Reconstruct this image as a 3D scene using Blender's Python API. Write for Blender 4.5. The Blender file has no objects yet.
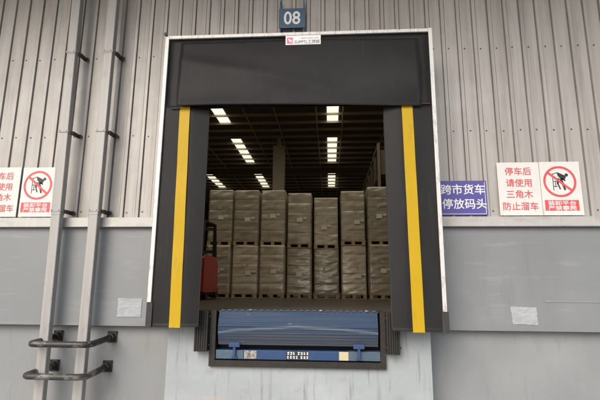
import bpy, bmesh, math, random
from mathutils import Vector, Matrix
random.seed(7)
S = bpy.context.scene
COL = S.collection
R = math.radians

# ------------------------------------------------------------------ camera
cam = bpy.data.cameras.new('camera'); co = bpy.data.objects.new('camera', cam); COL.objects.link(co)
cam.sensor_fit = 'HORIZONTAL'; cam.sensor_width = 36.0
cam.lens = 36.0 * 447.8 / 600.0
cam.clip_start = 0.05; cam.clip_end = 1500
pi_, ya, ro = R(11.095), R(3.8346), R(0.4294)
fw = Vector((-math.sin(ya) * math.cos(pi_), math.cos(ya) * math.cos(pi_), math.sin(pi_)))
r_ = Vector((math.cos(ya), math.sin(ya), 0)); u_ = r_.cross(fw)
r2 = r_ * math.cos(ro) + u_ * math.sin(ro); u2 = -r_ * math.sin(ro) + u_ * math.cos(ro)
m3 = Matrix((r2, u2, -fw)).transposed()
co.matrix_world = Matrix.Translation((0, -5.6, 1.6)) @ m3.to_4x4()
S.camera = co

# ------------------------------------------------------------------ sky, sun, exposure
W = bpy.data.worlds.new('World'); S.world = W; W.use_nodes = True
nt = W.node_tree; nt.nodes.clear()
sky = nt.nodes.new('ShaderNodeTexSky'); sky.sky_type = 'NISHITA'; sky.sun_disc = False
SUN_EL, SUN_AZ = R(36), R(-24)          # azimuth measured from straight behind the camera, to its right
sky.sun_elevation = SUN_EL; sky.sun_rotation = math.pi - SUN_AZ
sky.air_density = 1.0; sky.dust_density = 3.0; sky.ozone_density = 1.0
bg = nt.nodes.new('ShaderNodeBackground'); bg.inputs['Strength'].default_value = 0.115
out = nt.nodes.new('ShaderNodeOutputWorld')
nt.links.new(sky.outputs[0], bg.inputs[0]); nt.links.new(bg.outputs[0], out.inputs[0])
sl = bpy.data.lights.new('sun', 'SUN'); sl.energy = 1.15; sl.angle = R(45); sl.color = (1, 0.975, 0.94)
so = bpy.data.objects.new('sun', sl); COL.objects.link(so)
sdir = Vector((math.sin(SUN_AZ) * math.cos(SUN_EL), -math.cos(SUN_AZ) * math.cos(SUN_EL), math.sin(SUN_EL)))
so.rotation_euler = sdir.to_track_quat('Z', 'Y').to_euler(); so.location = sdir * 40
S.view_settings.view_transform = 'Standard'; S.view_settings.look = 'None'
S.view_settings.gamma = 1.0; S.view_settings.use_curve_mapping = False
S.view_settings.exposure = 0.85

# ------------------------------------------------------------------ materials
def mat(name, color, rough=0.6, metal=0.0, layers=(), bump=None, coat=0.0, emit=None, rand=0.0, spec=0.5, rough_var=0.0, sheen=0.0):
    """layers: (scale xyz, detail, lo, hi, colour, strength) noise masks mixed over the base colour"""
    m = bpy.data.materials.new(name); m.use_nodes = True
    t = m.node_tree; b = t.nodes['Principled BSDF']; N = t.nodes.new; L = t.links.new
    b.inputs['Roughness'].default_value = rough; b.inputs['Metallic'].default_value = metal
    b.inputs['Coat Weight'].default_value = coat; b.inputs['Coat Roughness'].default_value = 0.25
    b.inputs['Specular IOR Level'].default_value = spec
    if sheen: b.inputs['Sheen Weight'].default_value = sheen
    tc = N('ShaderNodeTexCoord')
    rgb = N('ShaderNodeRGB'); rgb.outputs[0].default_value = (*color, 1); cur = rgb.outputs[0]
    for (sc, det, lo, hi, c2, st) in layers:
        mp = N('ShaderNodeMapping'); mp.inputs['Scale'].default_value = sc
        mp.inputs['Location'].default_value = (random.random() * 9, random.random() * 9, random.random() * 9)
        L(tc.outputs['Object'], mp.inputs[0])
        no = N('ShaderNodeTexNoise'); no.inputs['Scale'].default_value = 1; no.inputs['Detail'].default_value = det
        no.inputs['Roughness'].default_value = 0.6; L(mp.outputs[0], no.inputs['Vector'])
        mr = N('ShaderNodeMapRange'); mr.inputs['From Min'].default_value = lo; mr.inputs['From Max'].default_value = hi
        mr.inputs['To Max'].default_value = st; L(no.outputs['Fac'], mr.inputs['Value'])
        mx = N('ShaderNodeMix'); mx.data_type = 'RGBA'
        L(mr.outputs[0], mx.inputs['Factor']); L(cur, mx.inputs['A']); mx.inputs['B'].default_value = (*c2, 1)
        cur = mx.outputs['Result']
    if rand:
        oi = N('ShaderNodeObjectInfo'); hs = N('ShaderNodeHueSaturation')
        mr = N('ShaderNodeMapRange'); mr.inputs['To Min'].default_value = 1 - rand; mr.inputs['To Max'].default_value = 1 + rand
        L(oi.outputs['Random'], mr.inputs['Value']); L(mr.outputs[0], hs.inputs['Value']); L(cur, hs.inputs['Color'])
        cur = hs.outputs[0]
    L(cur, b.inputs['Base Color'])
    if bump:
        for i, (sc, det, strength, dist) in enumerate(bump if isinstance(bump, list) else [bump]):
            mp = N('ShaderNodeMapping'); mp.inputs['Scale'].default_value = sc; L(tc.outputs['Object'], mp.inputs[0])
            no = N('ShaderNodeTexNoise'); no.inputs['Scale'].default_value = 1; no.inputs['Detail'].default_value = det
            L(mp.outputs[0], no.inputs['Vector'])
            bp = N('ShaderNodeBump'); bp.inputs['Strength'].default_value = strength; bp.inputs['Distance'].default_value = dist
            L(no.outputs['Fac'], bp.inputs['Height'])
            if i: L(prev.outputs[0], bp.inputs['Normal'])
            prev = bp
        L(prev.outputs[0], b.inputs['Normal'])
    if rough_var:
        no = N('ShaderNodeTexNoise'); no.inputs['Scale'].default_value = 6; L(tc.outputs['Object'], no.inputs['Vector'])
        mr = N('ShaderNodeMapRange'); mr.inputs['To Min'].default_value = rough - rough_var; mr.inputs['To Max'].default_value = rough + rough_var
        L(no.outputs['Fac'], mr.inputs['Value']); L(mr.outputs[0], b.inputs['Roughness'])
    if emit:
        b.inputs['Emission Color'].default_value = (*emit[0], 1); b.inputs['Emission Strength'].default_value = emit[1]
    return m

M = {}
M['cladding'] = mat('painted_steel_cladding', (.415, .395, .37), .45, .1,
    [((13, 13, .45), 7, .40, .68, (.22, .205, .19), .55), ((4.5, 4.5, .9), 6, .52, .75, (.17, .15, .13), .45), ((38, 38, .7), 5, .5, .75, (.46, .45, .43), .6), ((1.1, 1, 1.6), 5, .55, .8, (.50, .49, .48), .55), ((.6, .6, .25), 4, .5, .8, (.30, .27, .24), .5)],
    [((3, 3, 1.2), 3, .25, .02), ((40, 40, 6), 2, .08, .01)], rough_var=.08)
M['flashing'] = mat('ledge_flashing', (.43, .42, .40), .5, .15,
    [((4, 6, 9), 6, .5, .75, (.28, .26, .23), .6), ((14, 4, 2), 5, .55, .8, (.58, .57, .55), .5)], ((6, 6, 6), 4, .2, .01))
M['panel'] = mat('grey_painted_panel', (.20, .212, .219), .48, .0,
    [((.7, 1, 1.3), 5, .45, .8, (.255, .265, .272), .7), ((1.6, 1, 12), 6, .56, .8, (.36, .36, .355), .45), ((8, 2, 1), 6, .58, .8, (.13, .13, .13), .5), ((1.3, 1, .35), 6, .52, .75, (.17, .175, .18), .5), ((26, 26, 26), 4, .70, .76, (.10, .10, .10), .5)],
    [((2.0, 2, 2.4), 3, .2, .02), ((60, 60, 60), 2, .05, .004)], rough_var=.07)
M['base'] = mat('lower_wall_paint', (.228, .24, .246), .7, 0,
    [((.8, 1, .6), 5, .45, .75, (.305, .318, .322), .7), ((3, 3, 1.2), 7, .55, .78, (.19, .185, .17), .6), ((14, 14, 1.6), 6, .58, .75, (.14, .13, .115), .5), ((.9, 1, 1.4), 4, .5, .75, (.225, .215, .185), .4)],
    ((20, 20, 20), 6, .2, .008))
M['pier'] = mat('whitewashed_concrete', (.32, .348, .362), .75, 0,
    [((1.1, 1, 1.4), 6, .42, .7, (.42, .452, .47), .7), ((22, 10, 1.6), 6, .57, .72, (.19, .185, .175), .75), ((5, 5, 5), 8, .60, .74, (.28, .27, .255), .7), ((1.0, 1, 1.0), 6, .52, .75, (.27, .285, .29), .6), ((2.2, 2, 3.6), 9, .62, .70, (.42, .36, .31), .6)],
    ((16, 16, 16), 8, .35, .012))
M['fabric'] = mat('black_curtain_sheet', (.028, .028, .028), .55, 0,
    [((1.5, 1.5, 1.0), 5, .45, .75, (.041, .041, .041), .9), ((1.2, 1.2, 5), 6, .52, .75, (.027, .025, .024), .6), ((12, 12, 1.5), 5, .58, .8, (.085, .083, .08), .35)],
    [((2.5, 2.5, 1.4), 3, .25, .03), ((260, 260, 260), 1, .1, .002)], spec=.4, sheen=.05)
M['fabric_in'] = mat('grey_black_curtain_sheet', (.060, .066, .068), .5, 0,
    [((2, 2, 1), 5, .45, .75, (.085, .09, .092), .7)], ((3, 3, 1.2), 3, .3, .03), spec=.5)
M['yellow'] = mat('yellow_stripe', (.92, .60, .010), .5, 0, [((14, 14, 5), 7, .60, .68, (.66, .40, .03), .3), ((10, 10, 3), 6, .58, .8, (.74, .42, .02), .4)], ((8, 8, 8), 3, .1, .005))
M['trim'] = mat('white_aluminium_trim', (.60, .59, .57), .45, .1, [((30, 30, 7), 6, .52, .7, (.30, .28, .25), .7), ((9, 9, 9), 5, .58, .7, (.25, .23, .2), .5)])
M['white'] = mat('white_board', (.66, .655, .63), .45, 0, [((5, 5, 5), 5, .5, .8, (.56, .545, .51), .6), ((25, 25, 4), 5, .56, .75, (.45, .43, .40), .45)])
M['paper'] = mat('paper_notice', (.64, .665, .69), .7, 0, [((9, 9, 9), 5, .5, .75, (.5, .51, .52), .6)], ((12, 12, 12), 3, .4, .01))
M['red'] = mat('red_print', (.60, .075, .075), .5, 0, [((20, 20, 20), 4, .5, .8, (.72, .14, .13), .5)])
M['black'] = mat('black_print', (.02, .02, .022), .5)
M['blueboard'] = mat('blue_violet_board', (.080, .070, .30), .4, 0, [((6, 6, 3), 5, .5, .8, (.11, .10, .40), .5)])
M['navyboard'] = mat('slate_blue_board', (.045, .095, .17), .45, 0, [((12, 12, 12), 5, .5, .8, (.07, .12, .19), .5)])
M['print'] = mat('white_print', (.78, .79, .78), .5)
M['pink'] = mat('pink_print', (.72, .14, .30), .5)
M['inkblue'] = mat('blue_grey_ink', (.12, .14, .25), .5)
M['pipe'] = mat('pale_downpipe', (.335, .328, .318), .45, .1,
    [((18, 18, .6), 6, .48, .75, (.25, .235, .215), .7), ((5, 5, 1.5), 6, .56, .8, (.43, .425, .41), .5), ((9, 9, 3), 7, .6, .72, (.17, .155, .14), .5)], ((5, 5, 1.5), 3, .2, .01))
M['dark'] = mat('dark_steel', (.035, .028, .023), .6, .3, [((20, 20, 20), 5, .5, .8, (.08, .05, .035), .6)])
M['guard'] = mat('worn_black_pipe', (.04, .038, .036), .45, .3,
    [((9, 14, 14), 7, .54, .62, (.20, .19, .175), .7), ((16, 10, 10), 6, .64, .69, (.5, .49, .46), .7)], ((30, 30, 30), 4, .2, .005))
M['guard_worn'] = mat('scraped_grey_pipe', (.15, .145, .135), .5, .2,
    [((7, 12, 12), 7, .5, .6, (.25, .24, .22), .7), ((4, 7, 7), 6, .47, .53, (.035, .032, .03), .9)], ((30, 30, 30), 4, .2, .005))
M['levframe'] = mat('rusty_dark_frame', (.021, .017, .014), .65, .2,
    [((14, 14, 14), 7, .5, .75, (.045, .033, .024), .6), ((5, 5, 30), 5, .58, .8, (.025, .02, .017), .7)], ((25, 25, 25), 6, .4, .01))
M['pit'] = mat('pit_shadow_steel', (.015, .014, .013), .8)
M['bumper'] = mat('brown_black_rubber', (.017, .014, .012), .75, 0, [((30, 6, 3), 5, .5, .75, (.03, .025, .021), .7)], ((30, 10, 10), 5, .4, .01))
M['blue'] = mat('leveler_blue', (.018, .052, .145), .5, .1, [((12, 12, 12), 6, .5, .75, (.03, .075, .17), .7), ((30, 30, 8), 6, .62, .75, (.11, .12, .135), .6)], ((10, 10, 10), 3, .1, .01))
M['bluegrey'] = mat('faded_leveler_blue', (.06, .10, .145), .5, .1, [((9, 9, 18), 7, .48, .72, (.13, .165, .19), .7)], ((10, 10, 10), 3, .1, .01))
M['cream'] = mat('cream_label', (.52, .44, .28), .5)
M['floor'] = mat('brown_dusty_floor', (.050, .039, .030), .5, 0, [((2, 2, 2), 6, .5, .75, (.072, .057, .044), .6)], ((6, 6, 6), 5, .1, .01))
M['bounce'] = mat('pale_bounce_floor', (.42, .37, .31), .5, 0, [((1, 1, 1), 5, .5, .75, (.34, .30, .25), .6)])  # made pale to bounce light up to the roof
M['inwall'] = mat('dim_inner_wall', (.24, .19, .14), .7, 0, [((3, 3, .5), 4, .5, .8, (.30, .24, .18), .5)])
M['roofsheet'] = mat('brown_roof_sheet', (.13, .096, .066), .8)
M['purlin'] = mat('roof_purlin_paint', (.60, .49, .36), .5, .1)
M['column'] = mat('column_paint', (.78, .71, .60), .55, 0, [((4, 4, 1), 4, .5, .8, (.66, .58, .48), .6)])
M['skylight_or_fill'] = mat('skylight_and_fill_glow', (.8, .8, .7), .5, emit=((1.0, .955, .76), .62))  # glow of the roof strips and of the added fill bay
for i_, tint in enumerate(((.45, .375, .285), (.37, .31, .235), (.51, .43, .33), (.42, .35, .265))):
    m_ = M['carton%d' % i_] = mat('carton_under_film', tint, .35, 0,
        [((1.5, 1.5, 4), 5, .45, .75, (tint[0] * 1.3, tint[1] * 1.35, tint[2] * 1.45), .7), ((5, 5, 8), 6, .63, .69, (.66, .63, .56), .7), ((4, 4, 3), 4, .5, .75, (tint[0] * .6, tint[1] * .58, tint[2] * .55), .7)],  # pale spot layer paints film shine into the colour
        [((2.2, 2.2, 7), 3, .45, .035), ((3, 3, 22), 3, .25, .012)], coat=1.0, rand=.18)
    b_ = m_.node_tree.nodes['Principled BSDF']; b_.inputs['Coat IOR'].default_value = 2.0; b_.inputs['Coat Roughness'].default_value = .22
    m_.node_tree.links.new(b_.inputs['Normal'].links[0].from_socket, b_.inputs['Coat Normal'])
M['gap'] = mat('carton_seam', (.09, .06, .04), .6)
M['pallet'] = mat('pallet_wood', (.40, .29, .17), .7, 0, [((2, 14, 14), 5, .5, .8, (.28, .19, .11), .6)], rand=.15)
M['sticker'] = mat('load_sticker', (.70, .68, .62), .6)
M['liftred'] = mat('lift_red_paint', (.40, .024, .018), .4, 0, [((5, 5, 5), 5, .55, .8, (.30, .022, .018), .6)])
M['rack'] = mat('rack_post_paint', (.20, .155, .11), .5, .1)
M['rackload'] = mat('racked_cartons', (.15, .10, .065), .6, 0, [((3, 3, 3), 4, .5, .7, (.22, .16, .10), .7)])
M['ground'] = mat('yard_concrete', (.30, .29, .275), .8, 0, [((.25, .25, .25), 7, .45, .75, (.23, .22, .21), .7), ((3, 3, 3), 8, .6, .75, (.17, .165, .16), .5)], ((12, 12, 12), 8, .3, .01))
M['canopy'] = mat('canopy_sheet', (.26, .215, .17), .6, .1, [((.8, .8, .8), 5, .5, .8, (.20, .165, .13), .6)])
M['canopysteel'] = mat('canopy_steel', (.30, .27, .24), .5, .2)
M['screw'] = mat('dull_screw', (.12, .11, .10), .45, .6)

# leveler lip: brushed blue plate with a worn arc across it
def lip_mat():
    m = mat('worn_blue_lip', (.019, .043, .090), .6, .05,
        [((1.2, 8, 60), 6, .46, .72, (.042, .062, .092), .75), ((.9, 6, 110), 6, .58, .75, (.010, .018, .036), .75), ((5, 8, 26), 7, .66, .70, (.20, .21, .22), .6)],
        [((.35, 10, 80), 3, .8, .012)], spec=.35)
    t = m.node_tree; b = t.nodes['Principled BSDF']; N = t.nodes.new; L = t.links.new
    cur = b.inputs['Base Color'].links[0].from_socket
    tc = N('ShaderNodeTexCoord'); sp = N('ShaderNodeSeparateXYZ'); L(tc.outputs['Object'], sp.inputs[0])
    def ma(op, a, c=None):
        n = N('ShaderNodeMath'); n.operation = op
        for i, v in enumerate((a, c)):
            if v is None: continue
            if isinstance(v, (int, float)): n.inputs[i].default_value = v
            else: L(v, n.inputs[i])
        return n.outputs[0]
    # local frame of the leveler: x from its middle, z from the lip's foot
    ax = ma('ABSOLUTE', sp.outputs[0])
    zc = ma('SUBTRACT', .47, ma('MULTIPLY', ma('POWER', ax, 1.9), .075))
    no = N('ShaderNodeTexNoise'); no.inputs['Scale'].default_value = 3; no.inputs['Detail'].default_value = 5; L(tc.outputs['Object'], no.inputs['Vector'])
    dz = ma('ADD', ma('SUBTRACT', sp.outputs[2], zc), ma('MULTIPLY', ma('SUBTRACT', no.outputs['Fac'], .5), .05))
    mr = N('ShaderNodeMapRange'); mr.inputs['From Min'].default_value = .022; mr.inputs['From Max'].default_value = .0
    mr.inputs['To Max'].default_value = .45; L(ma('ABSOLUTE', dz), mr.inputs['Value'])
    mx = N('ShaderNodeMix'); mx.data_type = 'RGBA'; L(mr.outputs[0], mx.inputs['Factor']); L(cur, mx.inputs['A']); mx.inputs['B'].default_value = (.24, .26, .28, 1)
    mr2 = N('ShaderNodeMapRange'); mr2.inputs['From Min'].default_value = .0; mr2.inputs['From Max'].default_value = -.10
    mr2.inputs['To Max'].default_value = .55; L(dz, mr2.inputs['Value'])
    mx2 = N('ShaderNodeMix'); mx2.data_type = 'RGBA'; L(mr2.outputs[0], mx2.inputs['Factor']); L(mx.outputs['Result'], mx2.inputs['A']); mx2.inputs['B'].default_value = (.085, .09, .10, 1)
    L(mx2.outputs['Result'], b.inputs['Base Color'])
    return m
M['lip'] = lip_mat()

# ------------------------------------------------------------------ helpers
def wloc(o):
    v = Vector((0, 0, 0))
    while o: v += o.location; o = o.parent
    return v
def obj(name, bm, material, parent=None, smooth=False, loc=None):
    """one mesh object; geometry is given in world coordinates and moved into the parent's frame"""
    off = wloc(parent) if parent else Vector(loc or (0, 0, 0))
    if off.length: bmesh.ops.translate(bm, verts=bm.verts, vec=-off)
    bmesh.ops.recalc_face_normals(bm, faces=bm.faces)
    me = bpy.data.meshes.new(name); bm.to_mesh(me); bm.free()
    if smooth:
        for p in me.polygons: p.use_smooth = True
    o = bpy.data.objects.new(name, me); COL.objects.link(o); me.materials.append(M[material])
    if parent: o.parent = parent
    elif loc: o.location = loc
    return o
def tag(o, label, cat, group=None):
    o['label'] = label; o['category'] = cat
    if group: o['group'] = group
    return o
def thing(name, label, cat, loc, group=None):
    o = bpy.data.objects.new(name, None); COL.objects.link(o); o.location = loc; o.empty_display_size = .2
    return tag(o, label, cat, group)
def box(bm, x0, x1, y0, y1, z0, z1, bev=0.0, rz=0):
    n = bmesh.new()
    v = [n.verts.new(p) for p in ((x0, y0, z0), (x1, y0, z0), (x1, y1, z0), (x0, y1, z0), (x0, y0, z1), (x1, y0, z1), (x1, y1, z1), (x0, y1, z1))]
    for f in ((0, 3, 2, 1), (4, 5, 6, 7), (0, 1, 5, 4), (1, 2, 6, 5), (2, 3, 7, 6), (3, 0, 4, 7)): n.faces.new([v[i] for i in f])
    if bev: bmesh.ops.bevel(n, geom=n.edges[:], offset=bev, segments=2, affect='EDGES', profile=.6)
    if rz: bmesh.ops.rotate(n, verts=n.verts, cent=((x0 + x1) / 2, (y0 + y1) / 2, z0), matrix=Matrix.Rotation(rz, 3, 'Z'))
    join(bm, n); return bm
def join(bm, n):
    me = bpy.data.meshes.new('tmp'); n.to_mesh(me); n.free(); bm.from_mesh(me); bpy.data.meshes.remove(me)
def bx(*a, **k): return box(bmesh.new(), *a, **k)
def prism(bm, pts, axis, a, b):
    """polygon extruded along an axis: 'y' takes (x,z) points, 'x' takes (y,z), 'z' takes (x,y)"""
    def P(p, t): return {'y': (p[0], t, p[1]), 'x': (t, p[0], p[1]), 'z': (p[0], p[1], t)}[axis]
    A = [bm.verts.new(P(p, a)) for p in pts]; B = [bm.verts.new(P(p, b)) for p in pts]; n = len(pts)
    for i in range(n): bm.faces.new((A[i], A[(i + 1) % n], B[(i + 1) % n], B[i]))
    bm.faces.new(A); bm.faces.new(B[::-1]); bm.normal_update(); return bm
def sheet(bm, grid):
    """grid[i][j] of points -> quads"""
    V = [[bm.verts.new(p) for p in row] for row in grid]
    for i in range(len(V) - 1):
        for j in range(len(V[0]) - 1): bm.faces.new((V[i][j], V[i + 1][j], V[i + 1][j + 1], V[i][j + 1]))
    return bm
def tube(bm, pts, r, n=14):
    pts = [Vector(p) for p in pts]; rings = []; ref = None
    for i, p in enumerate(pts):
        d = (pts[min(i + 1, len(pts) - 1)] - pts[max(i - 1, 0)]).normalized()
        if ref is None: ref = d.orthogonal().normalized()
        ref = (ref - d * ref.dot(d)).normalized(); s = d.cross(ref)
        rings.append([bm.verts.new(p + (ref * math.cos(a) + s * math.sin(a)) * r) for a in [2 * math.pi * k / n for k in range(n)]])
    for a, b in zip(rings, rings[1:]):
        for k in range(n): bm.faces.new((a[k], a[(k + 1) % n], b[(k + 1) % n], b[k]))
    bm.faces.new(rings[0][::-1]); bm.faces.new(rings[-1]); return bm
def disc(bm, c, r, depth, axis='y', n=10):
    pts = [(r * math.cos(2 * math.pi * k / n), r * math.sin(2 * math.pi * k / n)) for k in range(n)]
    if axis == 'y': return prism(bm, [(c[0] + a, c[2] + b) for a, b in pts], 'y', c[1] - depth, c[1])
    if axis == 'x': return prism(bm, [(c[1] + a, c[2] + b) for a, b in pts], 'x', c[0] - depth, c[0])
    return prism(bm, [(c[0] + a, c[1] + b) for a, b in pts], 'z', c[2], c[2] + depth)
def lettering(body, size, cx, y, cz, material, parent, name='lettering', bold=0.0, xs=1.0):
    """printed writing, centred on (cx, cz), facing the yard"""
    c = bpy.data.curves.new('tmp', 'FONT'); c.body = body; c.size = size;     c.extrude = 0.0007; c.resolution_u = 3
    o = bpy.data.objects.new('tmp', c); COL.objects.link(o); bpy.context.view_layer.update()
    me = bpy.data.meshes.new_from_object(o.evaluated_get(bpy.context.evaluated_depsgraph_get()))
    bpy.data.objects.remove(o); bpy.data.curves.remove(c)
    bm = bmesh.new(); e = bold * size
    for k, (a, b) in enumerate([(0, 0), (e, 0), (-e, 0), (0, e), (0, -e)] if bold else [(0, 0)]):
        me.transform(Matrix.Translation((a, b, .0003 * k))); bm.from_mesh(me); me.transform(Matrix.Translation((-a, -b, -.0003 * k)))
    bpy.data.meshes.remove(me)
    X = [v.co.x for v in bm.verts]; Y = [v.co.y for v in bm.verts]
    mx, my = (min(X) + max(X)) / 2, (min(Y) + max(Y)) / 2
    for v in bm.verts: v.co = Vector((cx + (v.co.x - mx) * xs, y - v.co.z, cz + v.co.y - my))
    return obj(name, bm, material, parent)

# ------------------------------------------------------------------ ground
g = bmesh.new()
sheet(g, [[(x, y, 0) for y in (-400, 400)] for x in (-400, 400)])
ground = obj('ground', g, 'ground'); ground['kind'] = 'structure'

# ------------------------------------------------------------------ warehouse building
FZ = 1.285                                     # warehouse floor height
wh = thing('warehouse', 'large warehouse building clad in ribbed pale metal above a smooth grey lower wall', 'warehouse', (0, 0, 0))
# ribbed cladding, one profile cut round the doorway
ribs = [-2.31 - .2065 * k for k in range(1, 46)][::-1] + [-2.31 + .2013 * k for k in range(20)] + [1.515 + .2075 * k for k in range(1, 50)]
prof = []
for x in ribs: prof += [(x - .015, 0), (x - .014, .022), (x - .003, .022), (x - .001, -.022), (x + .040, -.022), (x + .043, .020), (x + .051, .020), (x + .052, 0)]
def yat(x):
    for (a, ya_), (b, yb) in zip(prof, prof[1:]):
        if a <= x <= b and b > a: return ya_ + (yb - ya_) * (x - a) / (b - a)
    return 0
def clad(bm, xa, xb, z0, z1):
    xs = [(xa, yat(xa))] + [p for p in prof if xa < p[0] < xb] + [(xb, yat(xb))]
    nz = max(1, int((z1 - z0) / .5))
    sheet(bm, [[(x, y, z0 + (z1 - z0) * j / nz) for j in range(nz + 1)] for x, y in xs])
cb = bmesh.new()
clad(cb, -11.5, -1.95, 2.40, 7.6); clad(cb, 1.13, 11.5, 2.40, 7.6); clad(cb, -1.95, 1.13, 4.5, 7.6)
cladding = obj('cladding', cb, 'cladding', wh)
n = 0
for z, lo, hi in ((4.745, -4.7, 3.7), (3.59, -4.7, 3.5), (2.55, -4.6, 3.5)):
    for x in ribs:
        if lo < x < hi and not (-2.13 < x < 1.18):
            sx, sz = x + .085 + random.uniform(-.006, .006), z + random.uniform(-.008, .008)
            s = disc(bmesh.new(), (sx, -.0005, sz), .011, .003, n=10); disc(s, (sx, -.0035, sz), .007, .006, n=6)
            obj('screw', s, 'screw', cladding); n += 1
# ledge between cladding and the smooth lower panels
for a, b in ((-11.5, -1.95), (1.13, 11.5)):
    f = prism(bmesh.new(), [(.02, 2.49), (-.02, 2.478), (-.125, 2.462), (-.13, 2.345), (-.122, 2.338), (-.115, 2.345), (-.11, 2.36), (.02, 2.36)], 'x', a, b)
    x = math.ceil(a / 2.4) * 2.4 + .35
    while x < b - .1:                         # lapped joints
        box(f, x, x + .05, -.1335, -.118, 2.347, 2.460); x += 2.4
    obj('ledge_flashing', f, 'flashing', wh)
    p = bx(a, b, -.06, .03, 1.125, 2.355)
    obj('lower_panel', p, 'panel', wh)
obj('panel_seam', bx(2.50, 11.4, -.066, -.061, 1.455, 1.475), 'base', wh)
for a, b in ((-11.5, -1.88), (1.12, 11.5)):
    obj('base_wall', bx(a, b, .05, .25, 0.0, 1.24), 'base', wh)
# concrete pier that carries the leveler
pr_ = [(-1.88, .0), (1.12, .0), (1.12, 1.30), (.616, 1.30), (.616, .722), (-1.376, .722), (-1.376, 1.30), (-1.88, 1.30)]
pb = prism(bmesh.new(), pr_, 'y', -.30, .30)
bmesh.ops.triangulate(pb, faces=[f for f in pb.faces if len(f.verts) > 4])
obj('dock_pier', pb, 'pier', wh)
for a, b in ((-1.879, -1.318), (.568, 1.119)): obj('dock_edge', bx(a, b, -.306, .299, 1.302, 1.312), 'levframe', wh)
# inner faces, floor, roof
iw = bmesh.new()
box(iw, -15, -1.95, .26, .34, FZ, 9.3); box(iw, 1.13, 15, .26, .34, FZ, 9.3); box(iw, -1.95, 1.13, .26, .34, 4.5, 9.3)
box(iw, -15.1, -15.0, .26, 42, FZ, 9.3); box(iw, 15.0, 15.1, .26, 42, FZ, 9.3); box(iw, -15.1, 15.1, 42, 42.1, FZ, 9.3)
obj('inner_wall', iw, 'inwall', wh)
fl = prism(bmesh.new(), [(-15, .30), (-1.316, .30), (-1.316, 2.1), (.566, 2.1), (.566, .30), (15, .30), (15, 9.3), (-15, 9.3)], 'z', 1.0, FZ)
obj('bounce_floor', bx(-15, 15, 9.301, 42, 1.0, FZ), 'bounce', wh)  # unseen floor behind the loads, split off pale to throw light upwards
bmesh.ops.triangulate(fl, faces=[f for f in fl.faces if len(f.verts) > 4])
obj('warehouse_floor', fl, 'floor', wh)
roof = obj('roof', bx(-15.2, 15.2, -.02, 42.2, 9.12, 9.3), 'roofsheet', wh)
obj('upper_gable', bx(-11.5, 11.5, .03, .10, 7.55, 9.11), 'cladding', wh)
y = 1.2; ylist = []
while y < 41:
    ylist.append(y)
    obj('purlin', prism(bmesh.new(), [(y, 9.115), (y, 9.00), (y + .06, 9.00), (y + .06, 9.012), (y + .012, 9.012), (y + .015, 9.115)], 'x', -14.9, 14.9), 'purlin', roof)
    y += .97
for x0 in (.16, -4.80, -8.16, 4.9, -12.0, 9.0):
    for ya_, yb in ((12.05, 13.95), (16.2, 20.5), (23.5, 27.3)):
        if x0 == -8.16 and ya_ < 20: continue
        obj('skylight_or_fill', bx(x0 - .25, x0 + .25, ya_, yb, 9.095, 9.116), 'skylight_or_fill', roof)
for k in range(15):                           # unseen glowing bay inside the doors, added to brighten the loads
    obj('skylight_or_fill', bx(-7.5 + k * 1.0, -6.52 + k * 1.0, .8, 8.0, 9.095, 9.116), 'skylight_or_fill', roof)
for x in (.60, -.55, -2.3, -3.6, 2.6, -6.4):
    obj('roof_pipe', tube(bmesh.new(), [(x, .4, 8.93), (x, 41, 8.93)], .03, 8), 'purlin', roof)
for yb in (9.6, 21.8, 34.0):
    bm = bx(-14.9, 14.9, yb - .08, yb + .08, 8.70, 8.715); box(bm, -14.9, 14.9, yb - .01, yb + .01, 8.716, 9.00); box(bm, -14.9, 14.9, yb - .08, yb + .08, 9.001, 9.02)
    obj('roof_beam', bm, 'inwall', roof)
cbm = bx(-2.80, -2.24, 15.8, 16.3, FZ, 8.6)
box(cbm, -2.62, -2.42, 15.95, 16.15, 8.601, 9.11)
obj('column', cbm, 'column', wh)
obj('column', bx(6.2, 6.76, 15.8, 16.3, FZ, 8.6), 'column', wh)

# ------------------------------------------------------------------ unseen canopy, put in above the frame to shade the upper wall
cn = thing('shade_canopy', 'unseen steel canopy over the loading dock, added to shade the upper wall', 'canopy', (0, -.04, 6.9))
obj('canopy_deck', bx(-11.5, 11.5, -3.6, -.04, 6.9, 6.96), 'canopy', cn)
for x in (-9, -6, -3, 0, 3, 6, 9):
    bm = bx(x - .08, x + .08, -3.5, -.04, 6.60, 6.62); box(bm, x - .008, x + .008, -3.5, -.04, 6.62, 6.88); box(bm, x - .08, x + .08, -3.5, -.04, 6.88, 6.898)
    obj('canopy_beam', bm, 'canopysteel', cn)

# ------------------------------------------------------------------ dock shelter
sh = thing('dock_shelter', 'black fabric dock shelter with white edging and two yellow stripes around bay 08', 'dock shelter', (-.4, -.02, 1.15))
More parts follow.
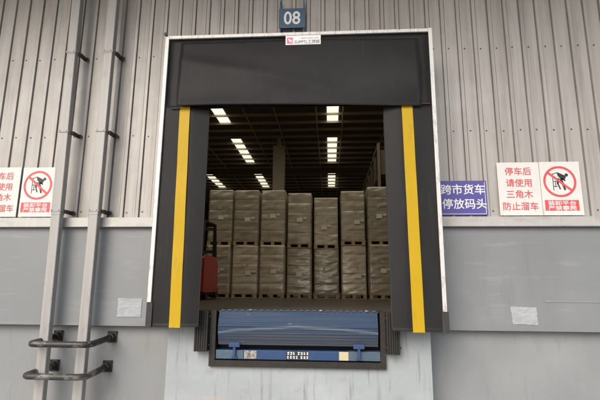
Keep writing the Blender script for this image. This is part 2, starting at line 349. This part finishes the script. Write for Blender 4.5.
# box sides that stand off the wall
bm = bmesh.new()
box(bm, -2.01, -1.99, -.57, -.04, 1.17, 4.66); box(bm, 1.20, 1.22, -.57, -.04, 1.17, 4.66); box(bm, -1.989, 1.199, -.57, -.04, 4.64, 4.66)
obj('shelter_side', bm, 'fabric', sh)
def curtain(x0, x1, z0, z1, y, amp, seed, thick=.006, nx=26, nz=60, slant=None):
    rnd = random.Random(seed); ph = [rnd.uniform(0, 6.28) for _ in range(6)]
    G = []
    for i in range(nx + 1):
        u = i / nx; row = []
        for j in range(nz + 1):
            v = j / nz; xa, xb = x0, x1
            if slant: xa, xb = x0 + slant[0] * (1 - v), x1 + slant[1] * (1 - v)
            x = xa + (xb - xa) * u; z = z0 + (z1 - z0) * v
            d = amp * (math.sin(3.1 * u + 2.0 * v + ph[0]) + .6 * math.sin(6.5 * v + 1.7 * u + ph[1]) + .45 * math.sin(7 * u - 3 * v + ph[2]) + .2 * math.sin(15 * v + ph[3] + 4 * u))
            row.append((x, y + d, z))
        G.append(row)
    b = sheet(bmesh.new(), G)
    r = bmesh.ops.solidify(b, geom=b.faces[:], thickness=thick)
    return b
obj('head_panel', curtain(-1.988, 1.198, 3.72, 4.638, -.575, .005, 3, nx=40, nz=20), 'fabric', sh, True)
# hanging head flap with a slack belly
def flap():
    G = []; nx, nz = 60, 26
    for i in range(nx + 1):
        u = i / nx; row = []
        for j in range(nz + 1):
            v = j / nz
            x = -1.83 + 2.90 * u; z = 3.705 + .012 * math.sin(5 * u) + (.028 * (1 - u)) * (1 - v) + (4.60 - 3.72) * v
            belly = .065 * math.sin(math.pi * min(1, (1 - v) * .75)) + .02 * math.sin(5 * u + 3 * v) * (1 - v) + .012 * math.sin(9 * u - 5 * v + 1)
            # a long soft crease running down towards the middle
            cr = (1 - v) - (.30 + .75 * u); belly += .016 * math.exp(-(cr / .10) ** 2) * (1 if u < .62 else max(0, 1 - (u - .62) * 8))
            row.append((x, -.600 - belly * .9, z))
        G.append(row)
    b = sheet(bmesh.new(), G); bmesh.ops.solidify(b, geom=b.faces[:], thickness=.006); return b
obj('head_curtain', flap(), 'fabric', sh, True)
def folded(x0, x1, xf, s0, s1, z0, z1, seed):
    # one sheet, its inner third turned slightly in towards the doorway
    b = curtain(x0, x1, z0, z1, -.578, .006, seed, nx=40, slant=(s0, s1))
    inner = x1 if abs(xf - x1) < abs(xf - x0) else x0
    for v in b.verts:
        t = (v.co.x - xf) / (inner - xf)
        if t > 0: v.co.y += .05 * t * t / (t + .3)
    return b
sc1 = obj('side_curtain', folded(-1.985, -1.447, -1.66, 0, -.01, 1.165, 3.76, 11), 'fabric', sh, True)
sc2 = obj('side_curtain', folded(.636, 1.195, .845, .025, .04, 1.15, 3.76, 12), 'fabric', sh, True)
for side, xa, xb, za, zb, y in ((sc1, -1.805, -1.680, 1.158, 3.745, -.592), (sc2, .85, .975, 1.143, 3.745, -.592)):
    G = [[(xa + (xb - xa) * i / 3 + (.03 if side is sc1 else .03) * (1 - j / 40), y + .003 * math.sin(j * .5), za + (zb - za) * j / 40) for j in range(41)] for i in range(4)]
    b = sheet(bmesh.new(), G); bmesh.ops.solidify(b, geom=b.faces[:], thickness=.004)
    obj('yellow_stripe', b, 'yellow', side)
# white aluminium edging
obj('edge_trim', bx(-2.036, -1.99, -.612, -.588, 1.43, 4.69, bev=.004), 'trim', sh)
obj('edge_trim', bx(1.20, 1.243, -.612, -.588, 1.36, 4.69, bev=.004), 'trim', sh)
obj('edge_trim', bx(-1.988, 1.198, -.613, -.587, 4.642, 4.684, bev=.004), 'trim', sh)
obj('corner_bolt', disc(bmesh.new(), (-2.03, -.613, 4.70), .022, .02), 'dark', sh)
for x in (-1.86, 1.10): obj('flap_rail', bx(x - .05, x + .07, -.612, -.600, 3.716, 3.727), 'dark', sh)
# lower fringe of the outer edge
obj('foot_flap', bx(1.190, 1.262, -.600, -.585, 1.14, 1.36), 'fabric', sh)
obj('foot_flap', bx(-2.04, -1.975, -.600, -.585, 1.155, 1.43), 'fabric', sh)
# maker's plate
pl = obj('maker_plate', bx(-.525, -.095, -.624, -.6135, 4.508, 4.632, bev=.003), 'print', sh)
obj('emblem', bx(-.508, -.437, -.626, -.6245, 4.525, 4.605), 'pink', pl)
em = prism(bmesh.new(), [(-.492, 4.60), (-.472, 4.575), (-.45, 4.572), (-.447, 4.545), (-.468, 4.54), (-.485, 4.56)], 'y', -.6275, -.6262)
obj('emblem_mark', em, 'print', pl)
lettering('SUPPTL工西邮', .052, -.262, -.6248, 4.545, 'inkblue', pl, bold=.008, xs=.95)
bm = bmesh.new()
for k in range(16):
    if k % 6 != 5: box(bm, -.335 + k * .0135, -.326 + k * .0135, -.6255, -.6243, 4.588, 4.597)
obj('small_print', bm, 'inkblue', pl)

# ------------------------------------------------------------------ bay number
bn = thing('bay_number_sign', 'slate blue bay number plate reading 08 above the dock shelter', 'sign', (-.5, -.04, 5.07))
bd = obj('board', bx(-.68, -.318, -.088, -.08, 5.075, 5.37, bev=.003), 'navyboard', bn)
lettering('08', .27, -.497, -.0885, 5.225, 'print', bn, 'digits', bold=.018, xs=.86)
for x in (-.668, -.345): obj('bracket', bx(x, x + .016, -.078, -.036, 4.72, 5.50), 'navyboard', bn)

# ------------------------------------------------------------------ wall signs
def board(name, label, x0, x1, z0, z1, material, rz=0):
    t = thing(name, label, 'sign', ((x0 + x1) / 2, -.036, z0))
    obj('board', bx(x0, x1, -.046, -.036, z0, z1, bev=.002), material, t); return t
def wedge_text(t, cx):
    for s, z in (('停车后', 3.04), ('请使用', 2.893), ('三角木', 2.750), ('防止溜车', 2.600)):
        lettering(s, .108, cx, -.0466, z, 'red', t, bold=.012)
def pictogram(t, cx, cz):
    ring = bmesh.new(); n = 40; ro_, ri = .196, .168
    for k in range(n):
        a, b = 2 * math.pi * k / n, 2 * math.pi * (k + 1) / n
        q = [(cx + ri * math.cos(a), cz + ri * math.sin(a)), (cx + ro_ * math.cos(a), cz + ro_ * math.sin(a)), (cx + ro_ * math.cos(b), cz + ro_ * math.sin(b)), (cx + ri * math.cos(b), cz + ri * math.sin(b))]
        ring.faces.new([ring.verts.new((x, -.0478, z)) for x, z in q])
    d = Vector((.135, -.115)).normalized(); p = Vector((-d.y, d.x)) * .014
    ring.faces.new([ring.verts.new((cx + v.x, -.0484, cz + v.y)) for v in (-d * .18 + p, -d * .18 - p, d * .18 - p, d * .18 + p)])
    fig = bmesh.new(); s = .00172                       # climbing figure, leaning over a platform edge
    def q(pts): fig.faces.new([fig.verts.new((cx + (a - 182) * s, -.0472, cz - (b - 152) * s)) for a, b in pts])
    def bar(a, b, w):
        a, b = Vector(a), Vector(b); e = (b - a).normalized(); nrm = Vector((-e.y, e.x)) * w / 2; q([a + nrm, b + nrm, b - nrm, a - nrm])
    q([(232 + 12 * math.cos(k * .5236), 104 + 12 * math.sin(k * .5236)) for k in range(12)])
    q([(166, 82), (186, 90), (222, 108), (228, 120), (214, 142), (196, 138), (172, 112)])
    bar((200, 132), (222, 146), 10); bar((190, 130), (203, 172), 17); bar((201, 168), (215, 214), 14)
    bar((176, 128), (166, 168), 14); bar((166, 164), (182, 208), 10)
    bar((136, 92), (136, 216), 5); bar((136, 98), (168, 86), 5); bar((136, 150), (166, 150), 5); bar((152, 150), (152, 190), 5); bar((136, 188), (164, 188), 5)
    obj('pictogram', fig, 'black', t); obj('prohibition_ring', ring, 'red', t)
    obj('caption_strip', bx(cx - .20, cx + .20, -.0472, -.0463, cz - .363, cz - .232), 'red', t)
    lettering('装卸平台', .062, cx, -.0476, cz - .268, 'print', t, bold=.01, xs=1.35)
    lettering('严禁攀爬', .062, cx, -.0476, cz - .330, 'print', t, bold=.01, xs=1.35)
t = board('wheel_chock_sign', 'white board with four rows of red Chinese characters right of the blue board', 2.085, 2.592, 2.485, 3.155, 'white'); wedge_text(t, 2.335)
t = board('no_climbing_sign', 'white climbing prohibition board right of the red-lettered board, on the right side of the dock', 2.597, 3.075, 2.485, 3.158, 'white'); pictogram(t, 2.825, 2.905)
t = board('wheel_chock_sign', 'white board of red Chinese characters at the far left, beside a climbing ban', -4.60, -4.115, 2.487, 3.16, 'white'); wedge_text(t, -4.37)
t = board('no_climbing_sign', 'white climbing prohibition board beside the left of the two downpipes', -4.085, -3.625, 2.487, 3.155, 'white'); pictogram(t, -3.86, 2.910)
t = board('truck_parking_sign', 'blue violet board with white Chinese characters beside the right edge of the dock shelter', 1.36, 1.94, 2.490, 2.925, 'blueboard')
lettering('跨市货车', .136, 1.652, -.0466, 2.815, 'print', t, bold=.012); lettering('停放码头', .136, 1.662, -.0466, 2.633, 'print', t, bold=.012)
bm = bmesh.new(); box(bm, 1.378, 1.922, -.0472, -.0463, 2.504, 2.509); box(bm, 1.917, 1.922, -.0472, -.0463, 2.510, 2.905)
obj('border_line', bm, 'print', t)

def notice(label, pts, seed):
    rnd = random.Random(seed); t = thing('paper_notice', label, 'notice', (pts[0][0], -.061, pts[0][1]))
    G = [[None] * 9 for _ in range(9)]
    for i in range(9):
        for j in range(9):
            u, v = i / 8, j / 8
            x = (pts[0][0] * (1 - u) + pts[1][0] * u) * (1 - v) + (pts[3][0] * (1 - u) + pts[2][0] * u) * v
            z = (pts[0][1] * (1 - u) + pts[1][1] * u) * (1 - v) + (pts[3][1] * (1 - u) + pts[2][1] * u) * v
            G[i][j] = (x + rnd.uniform(-.003, .003), -.065 - rnd.uniform(0, .004), z + rnd.uniform(-.003, .003))
    b = sheet(bmesh.new(), G); bmesh.ops.solidify(b, geom=b.faces[:], thickness=.001); obj('sheet', b, 'paper', t)
    cx = sum(p[0] for p in pts) / 4; cz = sum(p[1] for p in pts) / 4; b = bmesh.new()
    for k in range(9): box(b, cx - .075 + k * .017, cx - .064 + k * .017, -.0712, -.0702, cz + .004, cz + .018)
    obj('faint_print', b, 'faint', t)
M['faint'] = mat('faint_grey_ink', (.50, .51, .53), .6)
notice('small white paper notice pasted on the grey panel between downpipes and dock shelter', [(-2.62, 1.232), (-2.325, 1.235), (-2.318, 1.455), (-2.625, 1.46)], 1)
notice('small white paper notice pasted on the grey panel right of the dock shelter', [(2.12, 1.205), (2.405, 1.195), (2.40, 1.395), (2.105, 1.40)], 2)

# ------------------------------------------------------------------ downpipes
def downpipe(label, x0, z0, x1, z1):
    t = thing('downpipe', label, 'downpipe', (x0, -.2, 0), 'rectangular downpipes')
    def xa(z): return x0 + (x1 - x0) * (z - z0) / (z1 - z0)
    w = .059
    b = bmesh.new(); G = []
    zs = [0.0, 1.2, 2.53, 2.535, 3.58, 3.585, 4.71, 4.715, 7.4]
    segs = [(0.0, 2.50, 0), (2.48, 3.56, .004), (3.54, 4.70, .0), (4.68, 7.4, .004)]
    for za, zb, gr in segs:
        n = bmesh.new()
        v = [n.verts.new(p) for z in (za, zb) for p in ((xa(z) - w - gr, -.26 - gr, z), (xa(z) + w + gr, -.26 - gr, z), (xa(z) + w + gr, -.175 + gr, z), (xa(z) - w - gr, -.175 + gr, z))]
        for f in ((0, 3, 2, 1), (4, 5, 6, 7), (0, 1, 5, 4), (1, 2, 6, 5), (2, 3, 7, 6), (3, 0, 4, 7)): n.faces.new([v[i] for i in f])
        bmesh.ops.bevel(n, geom=[e for e in n.edges if abs(e.verts[0].co.z - e.verts[1].co.z) > .1], offset=.006, segments=1, affect='EDGES')
        join(b, n)
    obj('pipe', b, 'pipe', t)
    for z in (4.71, 3.58, 2.53):
        s = bmesh.new(); box(s, xa(z) - w - .008, xa(z) + w + .008, -.270, -.168, z - .012, z + .012)
        obj('strap', s, 'pipe', t)
        k = bx(xa(z) + w + .004, xa(z) + w + .036, -.195, -.036, z - .022, z + .022); disc(k, (xa(z) + w + .04, -.036, z), .03, .012)
        obj('wall_bracket', k, 'dark', t)
        r = bmesh.new()
        for q in (-.045, .045): disc(r, (xa(z) + q, -.2705, z + .004), .008, .004, n=8)
        obj('rivet', r, 'screw', t)
downpipe('left of two pale rectangular downpipes, leaning slightly, running up the wall beside the climbing ban', -3.398, .30, -3.486, 5.5)
downpipe('right of two pale rectangular downpipes, the one nearer to the dock shelter', -2.930, .30, -2.964, 5.5)

# ------------------------------------------------------------------ pipe guards
def guard(label, z, xl, xr, yl, yr, material, xfl, xfr):
    t = thing('pipe_guard', label, 'guard rail', ((xl + xr) / 2, -.1, z), 'tubular guards round the downpipes')
    yf = -.46; rr = .10
    P = [(xl, .0, z + .035)]
    def arc(c, a0, a1, n=8): return [(c[0] + rr * math.cos(R(a0 + (a1 - a0) * k / n)), c[1] + rr * math.sin(R(a0 + (a1 - a0) * k / n)), z) for k in range(n + 1)]
    P += arc((xfl + rr, yf + rr), 180, 270); P += arc((xfr - rr, yf + rr), 270, 350); P += [(xr, .0, z + .035)]
    obj('rail', tube(bmesh.new(), P, .036, 16), material, t, True)
    for x in (xl, xr):
        zp = z + .04; b = bx(x - .06, x + .06, .03, .049, zp - .068, zp + .068, bev=.003); disc(b, (x, .031, zp), .046, .06, n=14)
        for a in (-.044, .044):
            for c in (-.052, .052): disc(b, (x + a, .030, zp + c), .009, .012, n=6)
        obj('wall_plate', b, 'dark', t)
guard('upper tubular guard rail, mostly black, bent around both downpipes', .945, -3.41, -2.71, 0, 0, 'guard', -3.46, -2.74)
guard('lower tubular guard rail with its front scraped to grey, bent around both downpipes', .595, -3.42, -2.74, 0, 0, 'guard_worn', -3.48, -2.76)

# ------------------------------------------------------------------ dock leveler
LX0, LX1 = -1.295, .548
LC = (LX0 + LX1) / 2
lv = thing('dock_leveler', 'blue steel dock leveler with worn hanging lip set in the concrete pier', 'dock leveler', (LC, -.30, .687))
fr = prism(bmesh.new(), [(-1.378, .72), (.618, .72), (.618, 1.335), (.560, 1.335), (.560, .788), (-1.310, .788), (-1.310, 1.335), (-1.378, 1.335)], 'y', -.345, .10)
bmesh.ops.triangulate(fr, faces=[f for f in fr.faces if len(f.verts) > 4])
obj('pit_frame', fr, 'levframe', lv)
obj('pit_back', bx(-1.310, .56, -.10, -.08, .790, 1.29), 'pit', lv)
obj('deck', prism(bmesh.new(), [(-.27, 1.320), (-.27, 1.335), (2.095, 1.288), (2.095, 1.270)], 'x', -1.305, .555), 'floor', lv)
# lip: folded plate hanging from the hinge, slightly bellied
sec = []
for k in range(21):
    v = k / 20; z = 1.335 - (1.335 - .955) * v
    yv = -.300 - .055 * math.sin(math.pi * min(1, v * 1.02)) ** 1.0 - (.012 if .42 < v < .5 else 0) * .5
    sec.append((yv, z))
sec += [(a + .016, b) for a, b in sec[::-1]]
lip = prism(bmesh.new(), sec, 'x', LX0 + .012, LX1 - .012)
lip_o = obj('lip', lip, 'lip', lv)
M['grime'] = mat('grimy_label', (.34, .33, .29), .6, 0, [((25, 25, 25), 7, .45, .6, (.06, .055, .05), .8), ((18, 18, 18), 4, .6, .7, (.5, .42, .2), .6)])
hk = bmesh.new()
for k in range(24):
    x = LX0 + .03 + k * (LX1 - LX0 - .1) / 23
    box(hk, x, x + .045, -.312, -.278, 1.337, 1.346, bev=.004)
obj('hinge', hk, 'bluegrey', lv)
hb = bmesh.new()
for x in (-.93, -.12, .40): box(hb, x, x + .028, -.318, -.300, 1.339, 1.353)
obj('hinge_pin', hb, 'grime', lv)
# lower beam in painted lengths
bars = [(LX0, -1.045, 'bluegrey'), (-1.045, .335, 'blue'), (.335, LX1, 'bluegrey')]
obj('front_beam', bx(LX0 - .01, .205, -.325, -.15, .800, .900, bev=.004), 'blue', lv)
obj('front_beam', bx(.206, LX1 + .01, -.323, -.15, .802, .901, bev=.004), 'bluegrey', lv)
obj('beam_cover', bx(LX0 - .005, -.985, -.331, -.3255, .804, .896, bev=.002), 'bluegrey', lv)
obj('torn_label', bx(-.975, -.835, -.3295, -.3256, .808, .896), 'grime', lv)
lab = obj('plate_label', bx(-.497, -.245, -.3295, -.3256, .806, .897), 'black', lv)
lm = bmesh.new(); rnd = random.Random(5)
for row, zc in enumerate((.873, .830)):
    x = -.485
    for ch in range(7):
        if (row, ch) in ((0, 3), (1, 4)): x += .02
        w = rnd.choice((.018, .022, .026))
        for st in range(2): 
            zz = zc - .012 + st * .018 + rnd.uniform(-.002, .002); box(lm, x, x + w * rnd.uniform(.7, 1), -.3306, -.3297, zz, zz + .007)
        xx = x + rnd.uniform(.004, .014); box(lm, xx, xx + .007, -.3310, -.3307, zc - .015, zc + .016)
        x += .033
obj('label_print', lm, 'print', lab)
obj('cream_label', bx(.098, .203, -.3295, -.3256, .806, .898), 'cream', lv)
for x in (-1.085, .318):
    k = bx(x - .062, x + .062, -.375, -.34, .935, .985, bev=.004); box(k, x - .014, x + .014, -.366, -.345, .83, .935)
    box(k, x - .03, x + .03, -.36, -.333, .815, .83)
    obj('lip_keeper', k, 'blue', lv)
# rubber bumpers each side of the pit
def bumper(label, x0, x1, z0, z1):
    t = thing('dock_bumper', label, 'dock bumper', ((x0 + x1) / 2, -.302, z0), 'laminated rubber dock bumpers')
    b = bmesh.new(); n = 6; w = (x1 - x0) / n
    for k in range(n): box(b, x0 + k * w, x0 + (k + 1) * w - .004, -.42 - .006 * random.random(), -.302, z0 + random.uniform(0, .006), z1 - random.uniform(0, .006), bev=.004)
    obj('rubber_block', b, 'bumper', t)
    for z in (z0 + .07, z1 - .07): obj('tie_rod', tube(bmesh.new(), [(x0 - .012, -.37, z), (x1 + .012, -.37, z)], .012, 8), 'dark', t)
bumper('dark laminated rubber dock bumper at the left end of the leveler', -1.535, -1.382, .885, 1.335)
bumper('dark rubber dock bumper at the right end of the leveler, half hidden by the curtain', .622, .768, .885, 1.335)

# ------------------------------------------------------------------ palletised loads, two tiers
def pallet_load(label, x0, x1, y0, z0, ztop, seed, group='wrapped pallet loads in the warehouse'):
    rnd = random.Random(seed)
    y1 = y0 + 1.1; t = thing('pallet_load', label, 'pallet load', ((x0 + x1) / 2, y0, z0), group)
    p = bmesh.new(); H = .135; w = x1 - x0
    for a in (0, .5, 1):                                      # stringers, deck boards
        xs_ = x0 + .01 + (w - .12) * a; box(p, xs_, xs_ + .10, y0, y1, z0 + .022, z0 + H - .022)
    for yy in (y0, y0 + .27, y0 + .54, y0 + .81, y1 - .1):
        box(p, x0, x1, yy - .004, yy + .10, z0, z0 + .022); box(p, x0, x1, yy - .004, yy + .10, z0 + H - .022, z0 + H)
    obj('pallet', p, 'pallet', t)
    zb = z0 + H + .001; b = bmesh.new(); nx, nz = 14, 60; m = .012
    ph = [rnd.uniform(0, 6.28) for _ in range(8)]
    hgt = ztop - zb
    def surf(u, v):                                            # film drawn in at the carton seams, with tight diagonal creases
        d = .007 * math.sin(v * 22 + ph[0] + 2.5 * u) * math.sin(v * 7 + ph[1]) + .005 * math.sin(v * 41 + ph[2] - 6 * u) * math.sin(u * 5 + ph[3])
        d += .012 * math.sin(u * 3.1) - .010 * max(0, math.cos(v * 2 * math.pi * 5)) ** 12
        return d
    G = []
    for i in range(nx + 1):
        G.append([(x0 + m + (w - 2 * m) * i / nx, y0 + .02 - surf(i / nx, j / nz), zb + hgt * j / nz) for j in range(nz + 1)])
    F = sheet(bmesh.new(), G); join(b, F)
    V = G
    left = [[(G[0][j][0], G[0][j][1], G[0][j][2]) for j in range(nz + 1)], [(G[0][j][0], y1, G[0][j][2]) for j in range(nz + 1)]]
    right = [[(G[-1][j][0], G[-1][j][1], G[-1][j][2]) for j in range(nz + 1)], [(G[-1][j][0], y1, G[-1][j][2]) for j in range(nz + 1)]]
    top = [[G[i][-1] for i in range(nx + 1)], [(G[i][-1][0], y1, G[i][-1][2]) for i in range(nx + 1)]]
    back = [[(x0 + m, y1, zb), (x1 - m, y1, zb)], [(x0 + m, y1, ztop), (x1 - m, y1, ztop)]]
    for g_ in (left, right, top, back): join(b, sheet(bmesh.new(), g_))
    bmesh.ops.remove_doubles(b, verts=b.verts, dist=.0005)
    obj('wrapped_cartons', b, 'carton%d' % rnd.randrange(4), t, True)
    cz = zb + hgt * rnd.uniform(.30, .46); cx = x0 + w * rnd.uniform(.28, .60)
    obj('address_label', bx(cx, cx + .17, y0 - .008, y0 - .003, cz, cz + .13), 'sticker', t)
    if rnd.random() < .8: obj('barcode_label', bx(cx + .2, cx + .30, y0 - .008, y0 - .003, cz + .08, cz + .14), 'sticker', t)
    if rnd.random() < .8: obj('small_tag', bx(cx + .02, cx + .09, y0 - .008, y0 - .003, cz + hgt * .2, cz + hgt * .2 + .09), 'tagdim', t)
M['tagdim'] = mat('dim_tag', (.45, .40, .32), .6)
cols = [(-3.80, -3.03), (-2.97, -2.19), (-2.13, -1.36), (-1.30, -.54), (-.48, .28), (.34, 1.09), (1.16, 1.95)]
t1 = [2.86, 2.86, 2.86, 2.79, 2.76, 2.87, 2.88]
t2 = [4.62, 4.60, 4.60, 4.50, 4.34, 4.55, 4.68]
where = ['behind the red lift truck', 'second from the left', 'third from the left', 'middle of the seven', 'third from the right',
         'second from the right', 'rightmost, partly behind the curtain']
where2 = ['leftmost, behind the lift truck guard', 'second from the left', 'third from the left', 'middle of the seven', 'third from the right, the lowest',
          'second from the right', 'rightmost and tallest, partly behind the curtain']
for i, (a, b) in enumerate(cols):
    pallet_load('film-wrapped carton load on the floor tier, ' + where[i], a, b, 8.0 + random.uniform(-.04, .04), FZ, t1[i], 100 + i)
    pallet_load('film-wrapped carton load on the upper tier, ' + where2[i], a + random.uniform(-.015, .015), b + random.uniform(-.015, .015), 8.0 + random.uniform(-.04, .04), t1[i] + .003, t2[i], 200 + i)

# ------------------------------------------------------------------ lift truck at the left edge of the opening
ft = thing('lift_truck', 'red lift truck with black overhead guard parked before the leftmost pallet load', 'lift truck', (-3.2, 5.9, FZ))
bd = bmesh.new(); prism(bd, [(5.35, 1.50), (5.35, 2.30), (5.42, 2.36), (6.5, 2.36), (6.68, 2.20), (6.7, 1.50)], 'x', -3.62, -2.80)
bmesh.ops.bevel(bd, geom=bd.edges[:], offset=.03, segments=2, affect='EDGES')
obj('body', bd, 'liftred', ft)
obj('chassis', bx(-3.58, -2.84, 5.40, 6.95, 1.40, 1.499, bev=.01), 'dark', ft)
obj('seat', bx(-3.42, -3.0, 5.9, 6.35, 2.38, 2.48, bev=.04), 'dark', ft)
for x in (-3.60, -2.90):
    for y in (5.7, 6.7):
        w = bmesh.new(); disc(w, (x + (.16 if x < -3.2 else .09), y, 1.47), .155, .14, 'x', 20); obj('wheel', w, 'dark', ft)
gd = bmesh.new()
for x in (-3.58, -2.90):
    tube(gd, [(x, 5.45, 2.35), (x, 5.52, 3.26), (x, 6.6, 3.30), (x, 6.85, 1.95)], .04, 8)
for k in range(7):
    y = 5.55 + k * .17; tube(gd, [(-3.58, y, 3.27), (-2.90, y, 3.27)], .028, 8)
obj('overhead_guard', gd, 'dark', ft)
ms = bmesh.new()
for x in (-3.48, -3.05): box(ms, x, x + .07, 6.98, 7.08, 1.36, 3.25)
for z in (1.7, 2.55, 3.2): box(ms, -3.409, -3.051, 7.0, 7.06, z, z + .08)
obj('mast', ms, 'dark', ft)
fk = bmesh.new()
for x in (-3.45, -3.08): box(fk, x, x + .1, 7.09, 7.72, 1.36, 1.40); box(fk, x, x + .1, 7.085, 7.12, 1.401, 1.9)
obj('forks', fk, 'dark', ft)
obj('tail_lamp', bx(-2.94, -2.86, 5.335, 5.349, 2.12, 2.24), 'cream', ft)
obj('steering_wheel', tube(bmesh.new(), [(-3.2 + .16 * math.cos(a), 6.5 + .16 * math.sin(a) * .6, 2.62 + .1 * math.sin(a)) for a in [2 * math.pi * k / 16 for k in range(17)]], .015, 6), 'dark', ft)

# ------------------------------------------------------------------ storage rack along the right
rk = thing('storage_rack', 'tall brown storage rack receding into the dark warehouse at the right of the opening', 'storage rack', (2.5, 10, FZ))
po = bmesh.new()
RT = 6.75
y = 10.0; ys = []
while y < 32: ys.append(y); y += 1.35
for y in ys:
    for x in (2.02, 2.95):
        obj('upright', bx(x, x + .10, y, y + .10, FZ, RT), 'rack', rk)
bm = bmesh.new()
for z in (2.9, 4.2, 5.5, 6.6):
    for x in (2.03, 2.96): box(bm, x, x + .06, 10.101, 31.5, z, z + .12)
obj('shelf_beam', bm, 'rack', rk)
for lvl, z in enumerate((FZ, 3.021, 4.321, 5.621)):
    for k, y in enumerate(ys[:-1]):
        if (k * 7 + lvl * 3) % 11 == 0: continue
        h = .75 + .25 * ((k * 5 + lvl * 2) % 4) / 3
        obj('stored_carton', bx(2.16, 2.92, y + .16, y + 1.25, z + .001, z + h), 'rackload', rk)

ft.location.x -= .28
rk.location.x -= .30
